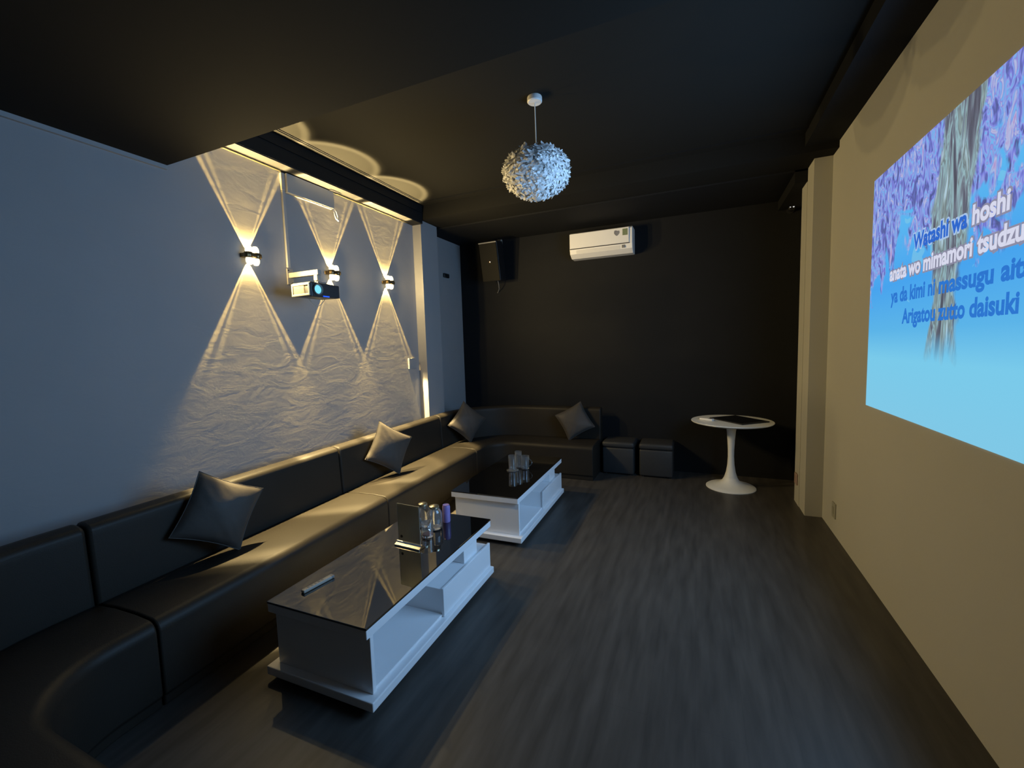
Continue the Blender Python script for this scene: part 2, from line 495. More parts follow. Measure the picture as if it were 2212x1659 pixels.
# ------------------------------------------------------------------ coffee tables
def coffee_table():
    """origin at floor, centre of the near short side of the top; x towards the picture wall, y along the table"""
    L, W = 1.262, 0.612
    t = thing('coffee_table', 'white coffee table with black glass top, nearest the camera', 'coffee table', (0, 0, 0), 0, 'white coffee tables in front of the sofa')
    hx = W / 2
    def part(nm, m, *boxes, bev=0.003):
        bm = bmesh.new()
        for b in boxes: bm_bev_box(bm, *b, bev)
        return link(nm, bm, m, t)
    part('glass_top', M['black_glass'], (-hx, hx, 0, L, 0.392, 0.402), bev=0.002)
    part('top_frame', M['white'], (-hx + 0.002, hx - 0.002, 0.002, L - 0.002, 0.348, 0.392))
    part('end_panel', M['white'], (-hx + 0.025, hx - 0.004, 0.024, 0.046, 0.078, 0.348))
    part('back_panel', M['white'], (-hx + 0.022, -hx + 0.040, 0.046, L - 0.06, 0.078, 0.348))
    part('bottom_shelf', M['white'], (-hx + 0.040, hx - 0.012, 0.046, 0.62, 0.078, 0.092))
    d = part('drawer', M['white'], (-hx + 0.042, hx - 0.012, 0.62, L - 0.045, 0.079, 0.238))
    part('drawer_front', M['white'], (hx - 0.012, hx + 0.004, 0.612, L - 0.035, 0.080, 0.246))
    part('support_panel', M['white'], (-hx + 0.040, hx - 0.03, 0.92, L - 0.165, 0.239, 0.348))
    part('plinth', M['white'], (-hx - 0.012, hx + 0.028, -0.018, L - 0.032, 0.034, 0.078), bev=0.005)
    for x in (-hx + 0.06, hx - 0.06):
        for y in (0.07, L - 0.12):
            bm = bmesh.new(); bm_lathe(bm, [(0, 0), (0.025, 0), (0.028, 0.034), (0, 0.034)], 16, (x, y, 0))
            link('foot', bm, M['dark_plastic'], t)
    return t
ct = coffee_table()
ct.location = (-1.617, 1.352, 0); ct.rotation_euler = (0, 0, math.radians(0.8))
ct2 = copy_tree(ct)
ct2.location = (-1.615, 3.062, 0); ct2.rotation_euler = (0, 0, math.radians(1.2)); ct2.scale = (1, 1.03, 1)
ct2['label'] = 'white coffee table with black glass top, further back by the sofa corner'
TZ = 0.4025

# things on the near table
t = thing('table_sign', 'smoky acrylic table sign on a chrome foot, on the near coffee table', 'sign', (-1.615, 2.075, TZ), math.radians(-4))
bm = bmesh.new(); bm_bev_box(bm, -0.086, 0.086, -0.003, 0.003, 0.018, 0.262, 0.0015)
link('panel', bm, M['frost'], t)
bm = bmesh.new(); bm_lathe(bm, [(0, 0), (0.009, 0), (0.009, 0.002), (0, 0.002)], 20)
link('round_mark', bm, M['black_plastic'], t, mx=Matrix.Translation((-0.058, -0.0032, 0.055)) @ Matrix.Rotation(PI / 2, 4, 'X'))
bm = bmesh.new()
prof = [(-0.03, 0.0), (0.03, 0.0), (0.03, 0.008), (0.012, 0.016), (0.006, 0.026), (-0.006, 0.026), (-0.012, 0.016), (-0.03, 0.008)]
bm_hull(bm, [(-0.098, y, z) for y, z in prof], [(0.098, y, z) for y, z in prof])
link('foot_bar', bm, M['chrome'], t, bevel=0.002)

def glass_jar(h, r, label, loc, group):
    t = thing('glass_jar', label, 'jar', loc, 0, group)
    bm = bmesh.new()
    bm_lathe(bm, [(0, 0), (r * 0.9, 0), (r, 0.008), (r, h * 0.68), (r * 0.78, h * 0.80), (r * 0.62, h * 0.86), (r * 0.62, h * 0.90),
                  (r * 0.56, h * 0.90), (r * 0.56, h * 0.86), (r * 0.72, h * 0.79), (r * 0.92, h * 0.67), (r * 0.92, 0.014), (0, 0.012)], 32)
    link('body', bm, M['glass'], t, smooth=True)
    bm = bmesh.new()
    bm_lathe(bm, [(0, h * 0.88), (r * 0.66, h * 0.88), (r * 0.68, h * 0.90), (r * 0.66, h * 0.965), (r * 0.5, h * 0.99), (0, h)], 28)
    link('lid', bm, M['gold'], t, smooth=True)
    return t
glass_jar(0.158, 0.050, 'clear glass jar with pale lid, in plain view right of the sign', (-1.622, 2.362, TZ), 'glass jars on the near table')
glass_jar(0.158, 0.046, 'clear glass jar with pale lid, half hidden behind the sign', (-1.722, 2.375, TZ), 'glass jars on the near table')

def tumbler(nm, h, r, label, loc, cat='glass', group=None, drink=None, handle=False, flare=0.0, flange=0.0):
    t = thing(nm, label, cat, loc, 0, group)
    bm = bmesh.new()
    base = [(0, 0), (r * 0.88 + flange, 0), (r * 0.9 + flange, 0.006)] + ([(r * 0.88, 0.012)] if flange else [])
    bm_lathe(bm, base + [(r * (0.93), h * 0.5), (r + flare, h), (r + flare - 0.003, h), (r * 0.93 - 0.003, h * 0.5), (r * 0.86, 0.014), (0, 0.012)], 32)
    link('body', bm, M['glass'], t, smooth=True)
    if drink:
        bm = bmesh.new(); bm_lathe(bm, [(0, 0.0135), (r * 0.84, 0.0145), (r * 0.85, drink), (0, drink)], 28)
        link('drink', bm, M['liquid'], t, smooth=True)
    if handle:
        bm = bmesh.new()
        bm_tube(bm, [(r * 0.93 + 0.034 * math.sin(PI * i / 10), 0, h * (0.2 + 0.62 * i / 10)) for i in range(11)], 0.0045, 8)
        link('handle', bm, M['glass'], t, smooth=True)
    return t
tumbler('glass_tumbler', 0.095, 0.040, 'short clear tumbler with reddish dregs, just right of the sign foot', (-1.592, 2.232, TZ), drink=0.020)
t = thing('drinks_can', 'slim purple drink can behind the glass jars', 'can', (-1.600, 2.475, TZ))
bm = bmesh.new(); bm_lathe(bm, [(0, 0.003), (0.020, 0.003), (0.024, 0), (0.027, 0.008), (0.027, 0.108), (0.023, 0.118), (0, 0.118)], 28)
link('body', bm, M['purple'], t, smooth=True)
bm = bmesh.new(); bm_lathe(bm, [(0, 0.117), (0.021, 0.117), (0.023, 0.122), (0.020, 0.122), (0.018, 0.120), (0, 0.120)], 28)
link('lid', bm, M['purple'], t, smooth=True)

t = thing('remote_control', 'pale slim remote control lying alone on the near end of the table', 'remote control', (-1.800, 1.548, TZ), math.radians(82))
bm = bmesh.new(); bm_bev_box(bm, -0.088, 0.088, -0.014, 0.014, 0, 0.016, 0.005, 3)
link('body', bm, M['beige'], t, smooth=True)
bm = bmesh.new()
for k in range(5): bm_bev_box(bm, -0.06 + k * 0.02, -0.05 + k * 0.02, -0.006, 0.006, 0.016, 0.0175, 0.0005, 1)
link('buttons', bm, M['grey_plastic'], t)
bm = bmesh.new(); bm_bev_box(bm, 0.070, 0.0885, -0.0145, 0.0145, 0.001, 0.0165, 0.004, 2)
link('end_cap', bm, M['grey_plastic'], t)

# glasses on the far table
tumbler('glass_tumbler', 0.150, 0.041, 'tall clear tumbler with flared foot, front glass on the far table', (-1.652, 3.765, TZ), group='glasses on the far table', flange=0.022)
tumbler('glass_tumbler', 0.165, 0.036, 'tall clear tumbler standing behind the front glass on the far table', (-1.635, 3.878, TZ), group='glasses on the far table')
tumbler('glass_mug', 0.128, 0.044, 'clear glass mug with a handle, rightmost on the far table', (-1.560, 3.865, TZ), cat='mug', group='glasses on the far table', handle=True)

# ------------------------------------------------------------------ white pedestal table
TX, TY = 0.343, 5.165
t = thing('pedestal_table', 'round white pedestal table in front of the black wall', 'table', (TX, TY, 0))
bm = bmesh.new(); bm_lathe(bm, [(0, 0.705), (0.34, 0.708), (0.395, 0.722), (0.404, 0.731), (0.402, 0.737), (0, 0.737)], 64)
link('table_top', bm, M['tulip'], t, smooth=True)
bm = bmesh.new(); bm_lathe(bm, [(0.075, 0.7055), (0.056, 0.68), (0.045, 0.62), (0.037, 0.52), (0.032, 0.42), (0.031, 0.34), (0.036, 0.25), (0.048, 0.17), (0.066, 0.11)], 40)
link('stem', bm, M['tulip'], t, smooth=True)
bm = bmesh.new(); bm_lathe(bm, [(0.066, 0.111), (0.085, 0.075), (0.125, 0.045), (0.185, 0.025), (0.235, 0.014), (0.248, 0.006), (0.248, 0.0), (0, 0.0)], 48)
link('foot', bm, M['tulip'], t, smooth=True)
t = thing('touchscreen_tablet', 'black tablet lying flat on the round white table', 'tablet', (TX + 0.07, TY + 0.03, 0.7375), math.radians(40))
bm = bmesh.new(); bm_bev_box(bm, -0.18, 0.18, -0.23, 0.23, 0, 0.012, 0.004, 2)
link('case', bm, M['black_plastic'], t)
bm = bmesh.new(); bm_bev_box(bm, -0.165, 0.165, -0.212, 0.212, 0.012, 0.0135, 0.0005, 1)
link('screen', bm, M['black_glass'], t)
t = thing('remote_control', 'small white remote control at the left rim of the round table', 'remote control', (TX - 0.245, TY - 0.03, 0.7375), math.radians(-32))
bm = bmesh.new(); bm_bev_box(bm, -0.075, 0.075, -0.024, 0.024, 0, 0.022, 0.006, 3)
link('body', bm, M['ac_white'], t, smooth=True)
bm = bmesh.new(); bm_bev_box(bm, 0.02, 0.055, -0.015, 0.015, 0.022, 0.0232, 0.0005, 1)
link('display', bm, M['grey_plastic'], t)

# ------------------------------------------------------------------ wall lamps
def lens_lamp(up, wash, parent, zoff):
    l = bpy.data.lights.new('lens_light', 'POINT')
    l.energy = 4 * PI
    l.color = SC_WASH_COLOR if wash else SC_COLOR
    l.shadow_soft_size = 0.004 if wash else 0.012
    l.use_nodes = True
    nt = l.node_tree
    N, K = nt.nodes, nt.links
    e = N['Emission']
    tc = N.new('ShaderNodeTexCoord')
    sp = N.new('ShaderNodeSeparateXYZ')
    K.new(tc.outputs['Normal'], sp.inputs[0])
    def m(op, a, b=None, c=None):
        n = N.new('ShaderNodeMath'); n.operation = op
        for i, v in enumerate((a, b, c)):
            if v is None: continue
            if isinstance(v, (int, float)): n.inputs[i].default_value = v
            else: K.new(v, n.inputs[i])
        return n.outputs[0]
    dx, dy = sp.outputs[0], sp.outputs[1]
    dz = sp.outputs[2] if up else m('MULTIPLY', sp.outputs[2], -1.0)
    dzc = m('MAXIMUM', dz, 0.001)
    u, v = m('DIVIDE', dy, dzc), m('DIVIDE', dx, dzc)
    r = m('DIVIDE', m('SQRT', m('ADD', m('MULTIPLY', u, u), m('MULTIPLY', v, v))), BEAM_TAN)
    def curve(pts):
        rp = N.new('ShaderNodeFloatCurve')
        cv = rp.mapping.curves[0]
        while len(cv.points) < len(pts): cv.points.new(0.5, 0.5)
        for p, q in zip(cv.points, pts): p.location = q; p.handle_type = 'VECTOR'
        rp.mapping.update()
        K.new(m('MINIMUM', m('MULTIPLY', r, 0.5), 1.0), rp.inputs['Value'])
        return m('MULTIPLY', rp.outputs[0], 2.0)
    if wash:
        # the half of the beam that rakes down the wall: crisp double rim, steeply weaker away from the axis
        prof = curve([(0, 0.34), (0.325, 0.34), (0.352, 0.72), (0.380, 0.72), (0.405, 0.24), (0.432, 0.24), (0.452, 1.0), (0.488, 1.0), (0.512, 0.03), (0.55, 0.0), (1, 0)])
        va = m('MAXIMUM', m('MULTIPLY', v, -1.0), 0.003)
        # far from the lamp the rim lines melt into an even wash
        soft = curve([(0, 0.35), (0.36, 0.35), (0.42, 0.31), (0.47, 0.20), (0.52, 0.06), (0.58, 0.0), (1, 0)])
        mk = N.new('ShaderNodeMapRange'); mk.interpolation_type = 'SMOOTHSTEP'
        mk.inputs['From Min'].default_value = 0.0165; mk.inputs['From Max'].default_value = 0.030
        K.new(va, mk.inputs['Value'])
        k_ = mk.outputs[0]
        prof = m('ADD', m('MULTIPLY', prof, k_), m('MULTIPLY', soft, m('SUBTRACT', 1.0, k_)))
        shape = m('MAXIMUM', m('MINIMUM', m('MULTIPLY', m('POWER', m('DIVIDE', 0.1, va), 2.2), SC_WASH), 120.0), 4.0)
        gate = m('LESS_THAN', dx, 0.0)
        K.new(m('MULTIPLY', m('MULTIPLY', m('MULTIPLY', prof, shape), m('GREATER_THAN', dz, 0.02)), gate), e.inputs['Strength'])
    else:
        prof = curve([(0, 0.42), (0.36, 0.42), (0.42, 0.40), (0.455, 0.62), (0.475, 0.62), (0.515, 0.05), (0.56, 0.0), (1, 0)])
        core = m('MULTIPLY', m('POWER', 2.718, m('MULTIPLY', m('MULTIPLY', v, v), -1.0 / (0.06 ** 2))), SC_CORE)
        beam = m('MULTIPLY', m('MULTIPLY', m('MULTIPLY', prof, (m('ADD', core, SC_BASE) if not up else SC_BASE * 0.72)), m('GREATER_THAN', dz, 0.02)), m('GREATER_THAN', dx, 0.0))
        # light scattered by the lens out into the room, little of it back at the wall
        mr = N.new('ShaderNodeMapRange'); mr.interpolation_type = 'SMOOTHSTEP'
        mr.inputs['From Min'].default_value = 0.05; mr.inputs['From Max'].default_value = 0.65
        K.new(dx, mr.inputs['Value'])
        m2 = N.new('ShaderNodeMapRange'); m2.interpolation_type = 'SMOOTHSTEP'
        m2.inputs['From Min'].default_value = -0.24; m2.inputs['From Max'].default_value = -0.02
        m2.inputs['To Max'].default_value = 0.62
        K.new(dx, m2.inputs['Value'])
        spill = m('MULTIPLY', m('ADD', m('MULTIPLY', mr.outputs[0], SC_SPILL), m2.outputs[0]), m('ADD', 1.0, m('MULTIPLY', dy, 0.8)))
        K.new(m('ADD', beam, spill), e.inputs['Strength'])
    o = bpy.data.objects.new('lens_light', l)
    COL.objects.link(o)
    o.parent = parent
    o.location = (0.018 if wash else 0.05, 0, zoff)

def wall_lamp():
    t = thing('wall_lamp', 'lit up-and-down wall lamp, leftmost of the three, clear of the projector', 'wall lamp', (XL, 2.245, 2.338), 0, 'up-and-down wall lamps')
    bm = bmesh.new(); bm_bev_box(bm, 0.0, 0.008, -0.058, 0.058, -0.016, 0.016, 0.003)
    link('back_plate', bm, M['bronze'], t)
    bm = bmesh.new()
    for s in (-1, 1):
        bm_lathe(bm, [(0, -0.020), (0.026, -0.020), (0.031, -0.012), (0.031, 0.012), (0.026, 0.020), (0, 0.020)], 24, (0.058, s * 0.032, 0))
    bm_bev_box(bm, 0.008, 0.085, -0.058, 0.058, -0.016, 0.016, 0.006)
    link('body', bm, M['bronze'], t, smooth=True)
    for z in (1, -1):
        for s in (-1, 1):
            bm = bmesh.new()
            bm_lathe(bm, [(0, 0.017), (0.022, 0.017), (0.026, 0.032), (0.024, 0.052), (0.015, 0.068), (0, 0.072)], 20, (0.056, s * 0.025, 0))
            if z < 0:
                for v_ in bm.verts: v_.co.z *= -1
            link('lens', bm, M['lens_on'], t, smooth=True)
    for sg in (1, -1):
        lens_lamp(sg > 0, True, t, sg * 0.022)
        lens_lamp(sg > 0, False, t, sg * 0.086)
    return t
wl = wall_lamp()
wl2 = copy_tree(wl); wl2.location = (XL, 3.03, 2.325)
wl2['label'] = 'lit up-and-down wall lamp partly hidden behind the projector'
wl3 = copy_tree(wl); wl3.location = (XL, 3.80, 2.335)
wl3['label'] = 'lit up-and-down wall lamp nearest the white column'

# ------------------------------------------------------------------ projector, its bracket and the cable ducts
t = thing('projector_bracket', 'beige wall bracket with a level arm above the projector', 'bracket', (XL, 2.60, 2.235))
bm = bmesh.new(); bm_bev_box(bm, 0, 0.012, -0.028, 0.028, -0.065, 0.065, 0.003)
link('wall_plate', bm, M['beige'], t)
bm = bmesh.new(); bm_bev_box(bm, 0.012, 0.335, -0.018, 0.018, -0.012, 0.028, 0.003)
link('arm', bm, M['beige'], t)
bm = bmesh.new(); bm_bev_box(bm, 0.288, 0.328, -0.020, 0.020, -0.060, -0.012, 0.006)
link('knuckle', bm, M['beige'], t)
bm = bmesh.new()
for y, z in ((-0.05, 0.05), (0.05, -0.05), (-0.05, -0.05)):
    bm_lathe(bm, [(0, 0), (0.006, 0), (0.006, 0.004), (0, 0.004)], 10, (0, y, z))
bm.free()
for y, z in ((-0.017, 0.050), (0.017, -0.050)):
    bm = bmesh.new(); bm_lathe(bm, [(0, 0), (0.006, 0), (0.006, 0.004), (0, 0.005)], 10)
    link('screw', bm, M['dark_plastic'], t, mx=Matrix.Translation((0.012, y, z)) @ Matrix.Rotation(PI / 2, 4, 'Y'))

t = thing('projector', 'small switched-on projector with glowing cyan lens hanging from the wall bracket', 'projector', (-2.775, 2.567, 2.085), math.radians(-3))
bm = bmesh.new()
a = [(-0.105, -0.137, -0.045), (-0.105, 0.137, -0.045), (-0.105, 0.137, 0.055), (-0.105, -0.137, 0.060)]
b = [(0.105, -0.137, -0.058), (0.105, 0.137, -0.050), (0.105, 0.137, 0.052), (0.105, -0.137, 0.058)]
bm_hull(bm, a, b)
link('case', bm, M['dark_plastic'], t, bevel=0.010)
bm = bmesh.new()
bm_bev_box(bm, -0.100, 0.100, -0.147, -0.1365, 0.032, 0.050, 0.003); bm_bev_box(bm, -0.100, 0.100, -0.147, -0.1365, -0.046, -0.030, 0.003)
bm_bev_box(bm, -0.100, -0.084, -0.147, -0.1365, -0.032, 0.034, 0.003); bm_bev_box(bm, 0.084, 0.100, -0.147, -0.1365, -0.032, 0.034, 0.003)
link('side_frame', bm, M['beige'], t)
bm = bmesh.new()
for k in range(9): bm_box(bm, -0.084, 0.035, -0.142, -0.1372, -0.027 + k * 0.0068, -0.0235 + k * 0.0068)
bm_box(bm, -0.084, 0.04, -0.139, -0.1371, -0.030, 0.032)
link('side_vent', bm, M['beige'], t)
bm = bmesh.new(); bm_lathe(bm, [(0.040, 0.0), (0.043, 0.010), (0.040, 0.016), (0.034, 0.012), (0.033, 0.001)], 32)
link('lens_ring', bm, M['grey_plastic'], t, smooth=True, mx=Matrix.Translation((0.106, -0.078, 0.002)) @ Matrix.Rotation(PI / 2, 4, 'Y'))
bm = bmesh.new(); bm_lathe(bm, [(0, 0.010), (0.012, 0.009), (0.024, 0.006), (0.033, 0.001)], 32)
link('lens', bm, M['lens_cyan'], t, smooth=True, mx=Matrix.Translation((0.106, -0.078, 0.002)) @ Matrix.Rotation(PI / 2, 4, 'Y'))
bm = bmesh.new(); bm_bev_box(bm, 0.106, 0.110, -0.030, 0.028, -0.050, -0.041, 0.001)
link('indicator_strip', bm, M['led_blue'], t)
bm = bmesh.new(); bm_bev_box(bm, -0.05, 0.06, -0.03, 0.05, 0.056, 0.074, 0.003); bm_tube(bm, [(-0.02, 0.02, 0.07), (-0.02, 0.02, 0.09)], 0.010)
link('mounting_plate', bm, M['grey_plastic'], t)
bm = bmesh.new(); bm_tube(bm, [(-0.075, -0.02 + 0.16 * i / 14, -0.045 - 0.055 * math.sin(PI * i / 14)) for i in range(15)], 0.0028, 8)
link('cable', bm, M['beige'], t, smooth=True)

t = thing('cable_box', 'flat wall box above the middle lamp, under the dark ceiling trim', 'cable box', (XL, 2.85, 2.98))
bm = bmesh.new(); bm_bev_box(bm, 0.0, 0.045, -0.245, 0.245, -0.072, 0.078, 0.003)
link('cover', bm, M['wall_fit'], t)
bm = bmesh.new(); bm_tube(bm, [(0.035, 0.235, -0.072), (0.045, 0.238, -0.11), (0.055, 0.245, -0.16), (0.06, 0.265, -0.175), (0.055, 0.272, -0.14), (0.045, 0.262, -0.09), (0.035, 0.25, -0.072)], 0.005, 8)
link('cable_loop', bm, M['white_plastic'], t, smooth=True)
bm = bmesh.new(); bm_bev_box(bm, 0.02, 0.075, 0.19, 0.30, 0.079, 0.085, 0.002)
link('clip', bm, M['black_plastic'], t)
t = thing('cable_duct', 'thin upright cable duct running down the wall to the projector bracket', 'cable duct', (XL, 2.588, 2.62))
bm = bmesh.new(); bm_bev_box(bm, 0.0, 0.022, -0.013, 0.013, -0.315, 0.30, 0.003)
link('duct', bm, M['wall_fit'], t)
bm = bmesh.new(); bm_bev_box(bm, 0.0, 0.024, -0.016, 0.016, 0.30, 0.44, 0.006)
link('joint', bm, M['wall_fit'], t)
t = thing('blank_plate', 'square blank plate on the lamp wall close to the column', 'wall plate', (XL, 4.19, 1.447))
bm = bmesh.new(); bm_bev_box(bm, 0.0, 0.022, -0.066, 0.066, -0.062, 0.062, 0.003)
link('plate', bm, M['wall_fit'], t)
bm = bmesh.new(); bm_bev_box(bm, 0.022, 0.0245, -0.05, 0.05, -0.046, 0.046, 0.001)
link('cover', bm, M['wall_fit'], t)
t = thing('cable_outlet', 'small black outlet high on the wall beyond the column', 'outlet', (XREC, 5.19, 2.61))
bm = bmesh.new(); bm_bev_box(bm, 0.0, 0.03, -0.065, 0.065, -0.028, 0.03, 0.012, 3)
link('frame', bm, M['black_plastic'], t)
bm = bmesh.new(); bm_tube(bm, [(0.028, 0, 0), (0.05, 0, 0)], 0.012, 12)
link('plug', bm, M['black_plastic'], t)
t = thing('wall_socket', 'wall-coloured low socket on the picture wall near the pillar', 'socket', (XR, 4.144, 0.20))
bm = bmesh.new(); bm_bev_box(bm, -0.010, 0.0, -0.045, 0.045, -0.062, 0.062, 0.003)
link('plate', bm, mat('socket_plate', (0.36, 0.35, 0.28), 0.5), t)
bm = bmesh.new(); bm_bev_box(bm, -0.012, -0.010, -0.018, 0.018, -0.03, 0.03, 0.0008, 1)
link('insert', bm, mat('socket_insert', (0.30, 0.29, 0.22), 0.5), t)
t = thing('wall_socket', 'pinkish low socket on the far side of the right pillar', 'socket', (0.895, 4.83, 0.245))
bm = bmesh.new(); bm_bev_box(bm, -0.014, 0.0, -0.05, 0.05, -0.055, 0.055, 0.006, 3)
link('plate', bm, M['pink'], t)
bm = bmesh.new(); bm_bev_box(bm, -0.016, -0.014, -0.02, 0.02, -0.02, 0.02, 0.0008, 1)
link('insert', bm, M['pink'], t)

# ------------------------------------------------------------------ air conditioner
t = thing('air_conditioner', 'white split air conditioner high on the black wall', 'air conditioner', (-1.105, YF, 2.70))
hw = 0.385
prof = [(0.0, 0.0), (0.0, 0.305), (-0.185, 0.305), (-0.215, 0.285), (-0.220, 0.10), (-0.205, 0.045), (-0.13, 0.0)]
bm = bmesh.new(); bm_hull(bm, [(-hw, y, z) for y, z in prof], [(hw, y, z) for y, z in prof])
link('body', bm, M['ac_white'], t, bevel=0.008)
bm = bmesh.new(); bm_bev_box(bm, -hw + 0.004, hw - 0.038, -0.230, -0.2195, 0.112, 0.290, 0.004)
fp = link('front_panel', bm, M['ac_white'], t)
bm = bmesh.new()
pts = []
for i in range(24):
    th = 2 * PI * i / 24
    x, z = math.cos(th) * 0.033, math.sin(th) * 0.038
    if z > 0.018: z = 0.024 + 0.004 * math.cos(3 * th)
    if z < 0: x *= 1 - (abs(z) / 0.038) ** 2 * 0.45
    pts.append((x, z))
bm_hull(bm, [(0.205 + x, -0.2302, 0.238 + z) for x, z in pts], [(0.205 + x, -0.2312, 0.238 + z) for x, z in pts])
tag(link('shield_sticker', bm, M['sticker_grey'], fp), 'grey shield-shaped sticker')
bm = bmesh.new(); bm_box(bm, 0.272, 0.332, -0.2312, -0.2302, 0.198, 0.274)
tag(link('energy_sticker', bm, M['sticker_green'], fp), 'square green sticker')
bm = bmesh.new(); bm_bev_box(bm, -hw + 0.004, hw - 0.03, -0.2225, -0.2185, 0.101, 0.111, 0.001)
tag(link('seam', bm, M['dark_plastic'], t), 'dark line below the front panel')
bm = bmesh.new()
a = [(-0.3, -0.2195, 0.088), (-0.3, -0.208, 0.046), (-0.3, -0.203, 0.047), (-0.3, -0.2145, 0.089)]
bm_hull(bm, a, [(0.24, y, z) for _, y, z in a])
link('louvre', bm, M['white_plastic'], t)
bm = bmesh.new(); bm_bev_box(bm, 0.262, 0.30, -0.222, -0.21, 0.055, 0.09, 0.003)
link('receiver', bm, M['grey_plastic'], t)

# ------------------------------------------------------------------ loudspeaker
t = thing('loudspeaker', 'dark wall loudspeaker tilted down in the far left corner', 'loudspeaker', (-2.55, 5.40, 2.77))
body = Matrix.Rotation(math.radians(-2), 4, 'Z') @ Matrix.Rotation(math.radians(11), 4, 'X')
cab = [(-0.135, -0.13), (0.135, -0.13), (0.10, 0.12), (-0.10, 0.12)]
bm = bmesh.new(); bm_hull(bm, [(x, y, -0.255) for x, y in cab], [(x, y, 0.255) for x, y in cab])
cb = link('cabinet', bm, M['black_plastic'], t, bevel=0.010, mx=body)
bm = bmesh.new(); bm_bev_box(bm, -0.128, 0.128, -0.143, -0.131, -0.248, 0.236, 0.005)
link('grille', bm, M['grille'], t, mx=body)
bm = bmesh.new(); bm_bev_box(bm, -0.132, 0.132, -0.146, -0.131, 0.238, 0.254, 0.004)
link('top_edge', bm, M['grey_plastic'], t, mx=body)
bm = bmesh.new(); bm_lathe(bm, [(0, 0.004), (0.010, 0.003), (0.014, 0)], 20)
tag(link('badge', bm, mat('copper_badge', (0.75, 0.45, 0.32), 0.15, 1.0), t, mx=body @ Matrix.Translation((0.005, -0.1435, 0.0)) @ Matrix.Rotation(PI / 2, 4, 'X')), 'small shiny round badge')
bm = bmesh.new()
bm_hull(bm, [(-0.095, 0.02, 0.255), (0.085, 0.02, 0.255), (0.025, 0.20, 0.325), (-0.02, 0.20, 0.325)], [(-0.095, 0.02, 0.262), (0.085, 0.02, 0.262), (0.025, 0.20, 0.332), (-0.02, 0.20, 0.332)])
bm_bev_box(bm, -0.03, 0.035, 0.19, 0.262, 0.27, 0.345, 0.006)
link('bracket', bm, M['beige'], t)
bm = bmesh.new(); bm_tube(bm, [(0.02, 0.06, -0.25), (0.015, 0.10, -0.30), (-0.01, 0.16, -0.35), (-0.06, 0.22, -0.39), (-0.13, 0.252, -0.405)], 0.005, 8)
link('cable', bm, M['grey_plastic'], t, smooth=True)

# ------------------------------------------------------------------ security camera
t = thing('security_camera', 'tiny black camera with two white glints high on the black wall', 'security camera', (0.915, YF, 2.995))
bm = bmesh.new(); bm_lathe(bm, [(0, 0), (0.04, 0), (0.042, 0.012), (0, 0.016)], 24)
link('base', bm, M['black_plastic'], t, smooth=True, mx=Matrix.Rotation(PI / 2, 4, 'X'))
bm = bmesh.new(); bm_lathe(bm, [(0, -0.012), (0.026, -0.012), (0.030, 0.01), (0.030, 0.075), (0.024, 0.082), (0, 0.080)], 24)
link('housing', bm, M['black_plastic'], t, smooth=True, mx=Matrix.Translation((0, -0.02, 0)) @ Matrix.Rotation(PI / 2, 4, 'X'))
for x, r_ in ((-0.016, 0.006), (0.014, 0.008)):
    bm = bmesh.new(); bm_lathe(bm, [(0, 0.004), (r_, 0.002), (r_, 0)], 14)
    link('glint', bm, M['glint_white'], t, mx=Matrix.Translation((x, -0.1005, 0.004)) @ Matrix.Rotation(PI / 2, 4, 'X'))  # glowing discs stand in for glints reflected by the camera's LEDs

# ------------------------------------------------------------------ feather pendant lamp
PX, PY = -1.015, 2.872
t = thing('pendant_lamp', 'white feather ball pendant lamp hanging from the dark ceiling', 'pendant lamp', (PX, PY, ZT))
bm = bmesh.new(); bm_lathe(bm, [(0, 0), (0.048, 0), (0.050, -0.006), (0.050, -0.030), (0.044, -0.036), (0, -0.037)], 32)
link('canopy', bm, M['white_plastic'], t, smooth=True)
bm = bmesh.new(); bm_tube(bm, [(0, 0, -0.036), (0.002, 0, -0.2), (0.004, 0, -0.50)], 0.0035, 8)
link('cord', bm, M['white_plastic'], t, smooth=True)
bm = bmesh.new(); bm_lathe(bm, [(0, -0.48), (0.02, -0.48), (0.022, -0.56), (0.034, -0.60), (0.03, -0.66), (0, -0.68)], 20)
link('bulb_holder', bm, M['white_plastic'], t, smooth=True)
zc, RS, SQ = -0.487, 0.196, 0.76
def feather(bm, base, out, down, size, bend):
    side = out.cross(down).normalized()
    rows = []
    for i in range(5):
        q = i / 4
        wd = size * 0.24 * math.sin(PI * (0.12 + 0.80 * q)) * (1 + random.uniform(-0.25, 0.25))
        lift = bend * q * q
        p = base + down * (size * q) + out * (lift + 0.004)
        cup = out * (0.25 * wd)
        rows.append([bm.verts.new(p - side * wd - cup), bm.verts.new(p), bm.verts.new(p + side * wd - cup)])
    for a, b in zip(rows, rows[1:]):
        for k in range(2): bm.faces.new((a[k], a[k + 1], b[k + 1], b[k]))
bm = bmesh.new()
n = 3400
for i in range(n):
    z = 1 - 2 * (i + 0.5) / n
    if z > 0.66: continue
    th = i * 2.399963 + random.uniform(-0.2, 0.2)
    rr = math.sqrt(1 - z * z)
    o_ = Vector((rr * math.cos(th), rr * math.sin(th), z))
    d_ = Vector((random.uniform(-1, 1), random.uniform(-1, 1), random.uniform(-1.3, 0.5)))
    d_ = d_ - o_ * d_.dot(o_)
    if d_.length < 0.05: continue
    feather(bm, o_ * RS * random.uniform(0.96, 1.10) + Vector((0, 0, zc)), o_, d_.normalized(), random.uniform(0.040, 0.070), random.uniform(0.004, 0.018))
for v_ in bm.verts: v_.co.z = zc + (v_.co.z - zc) * SQ
link('feather_shade', bm, M['feather'], t, smooth=True)
bm = bmesh.new()
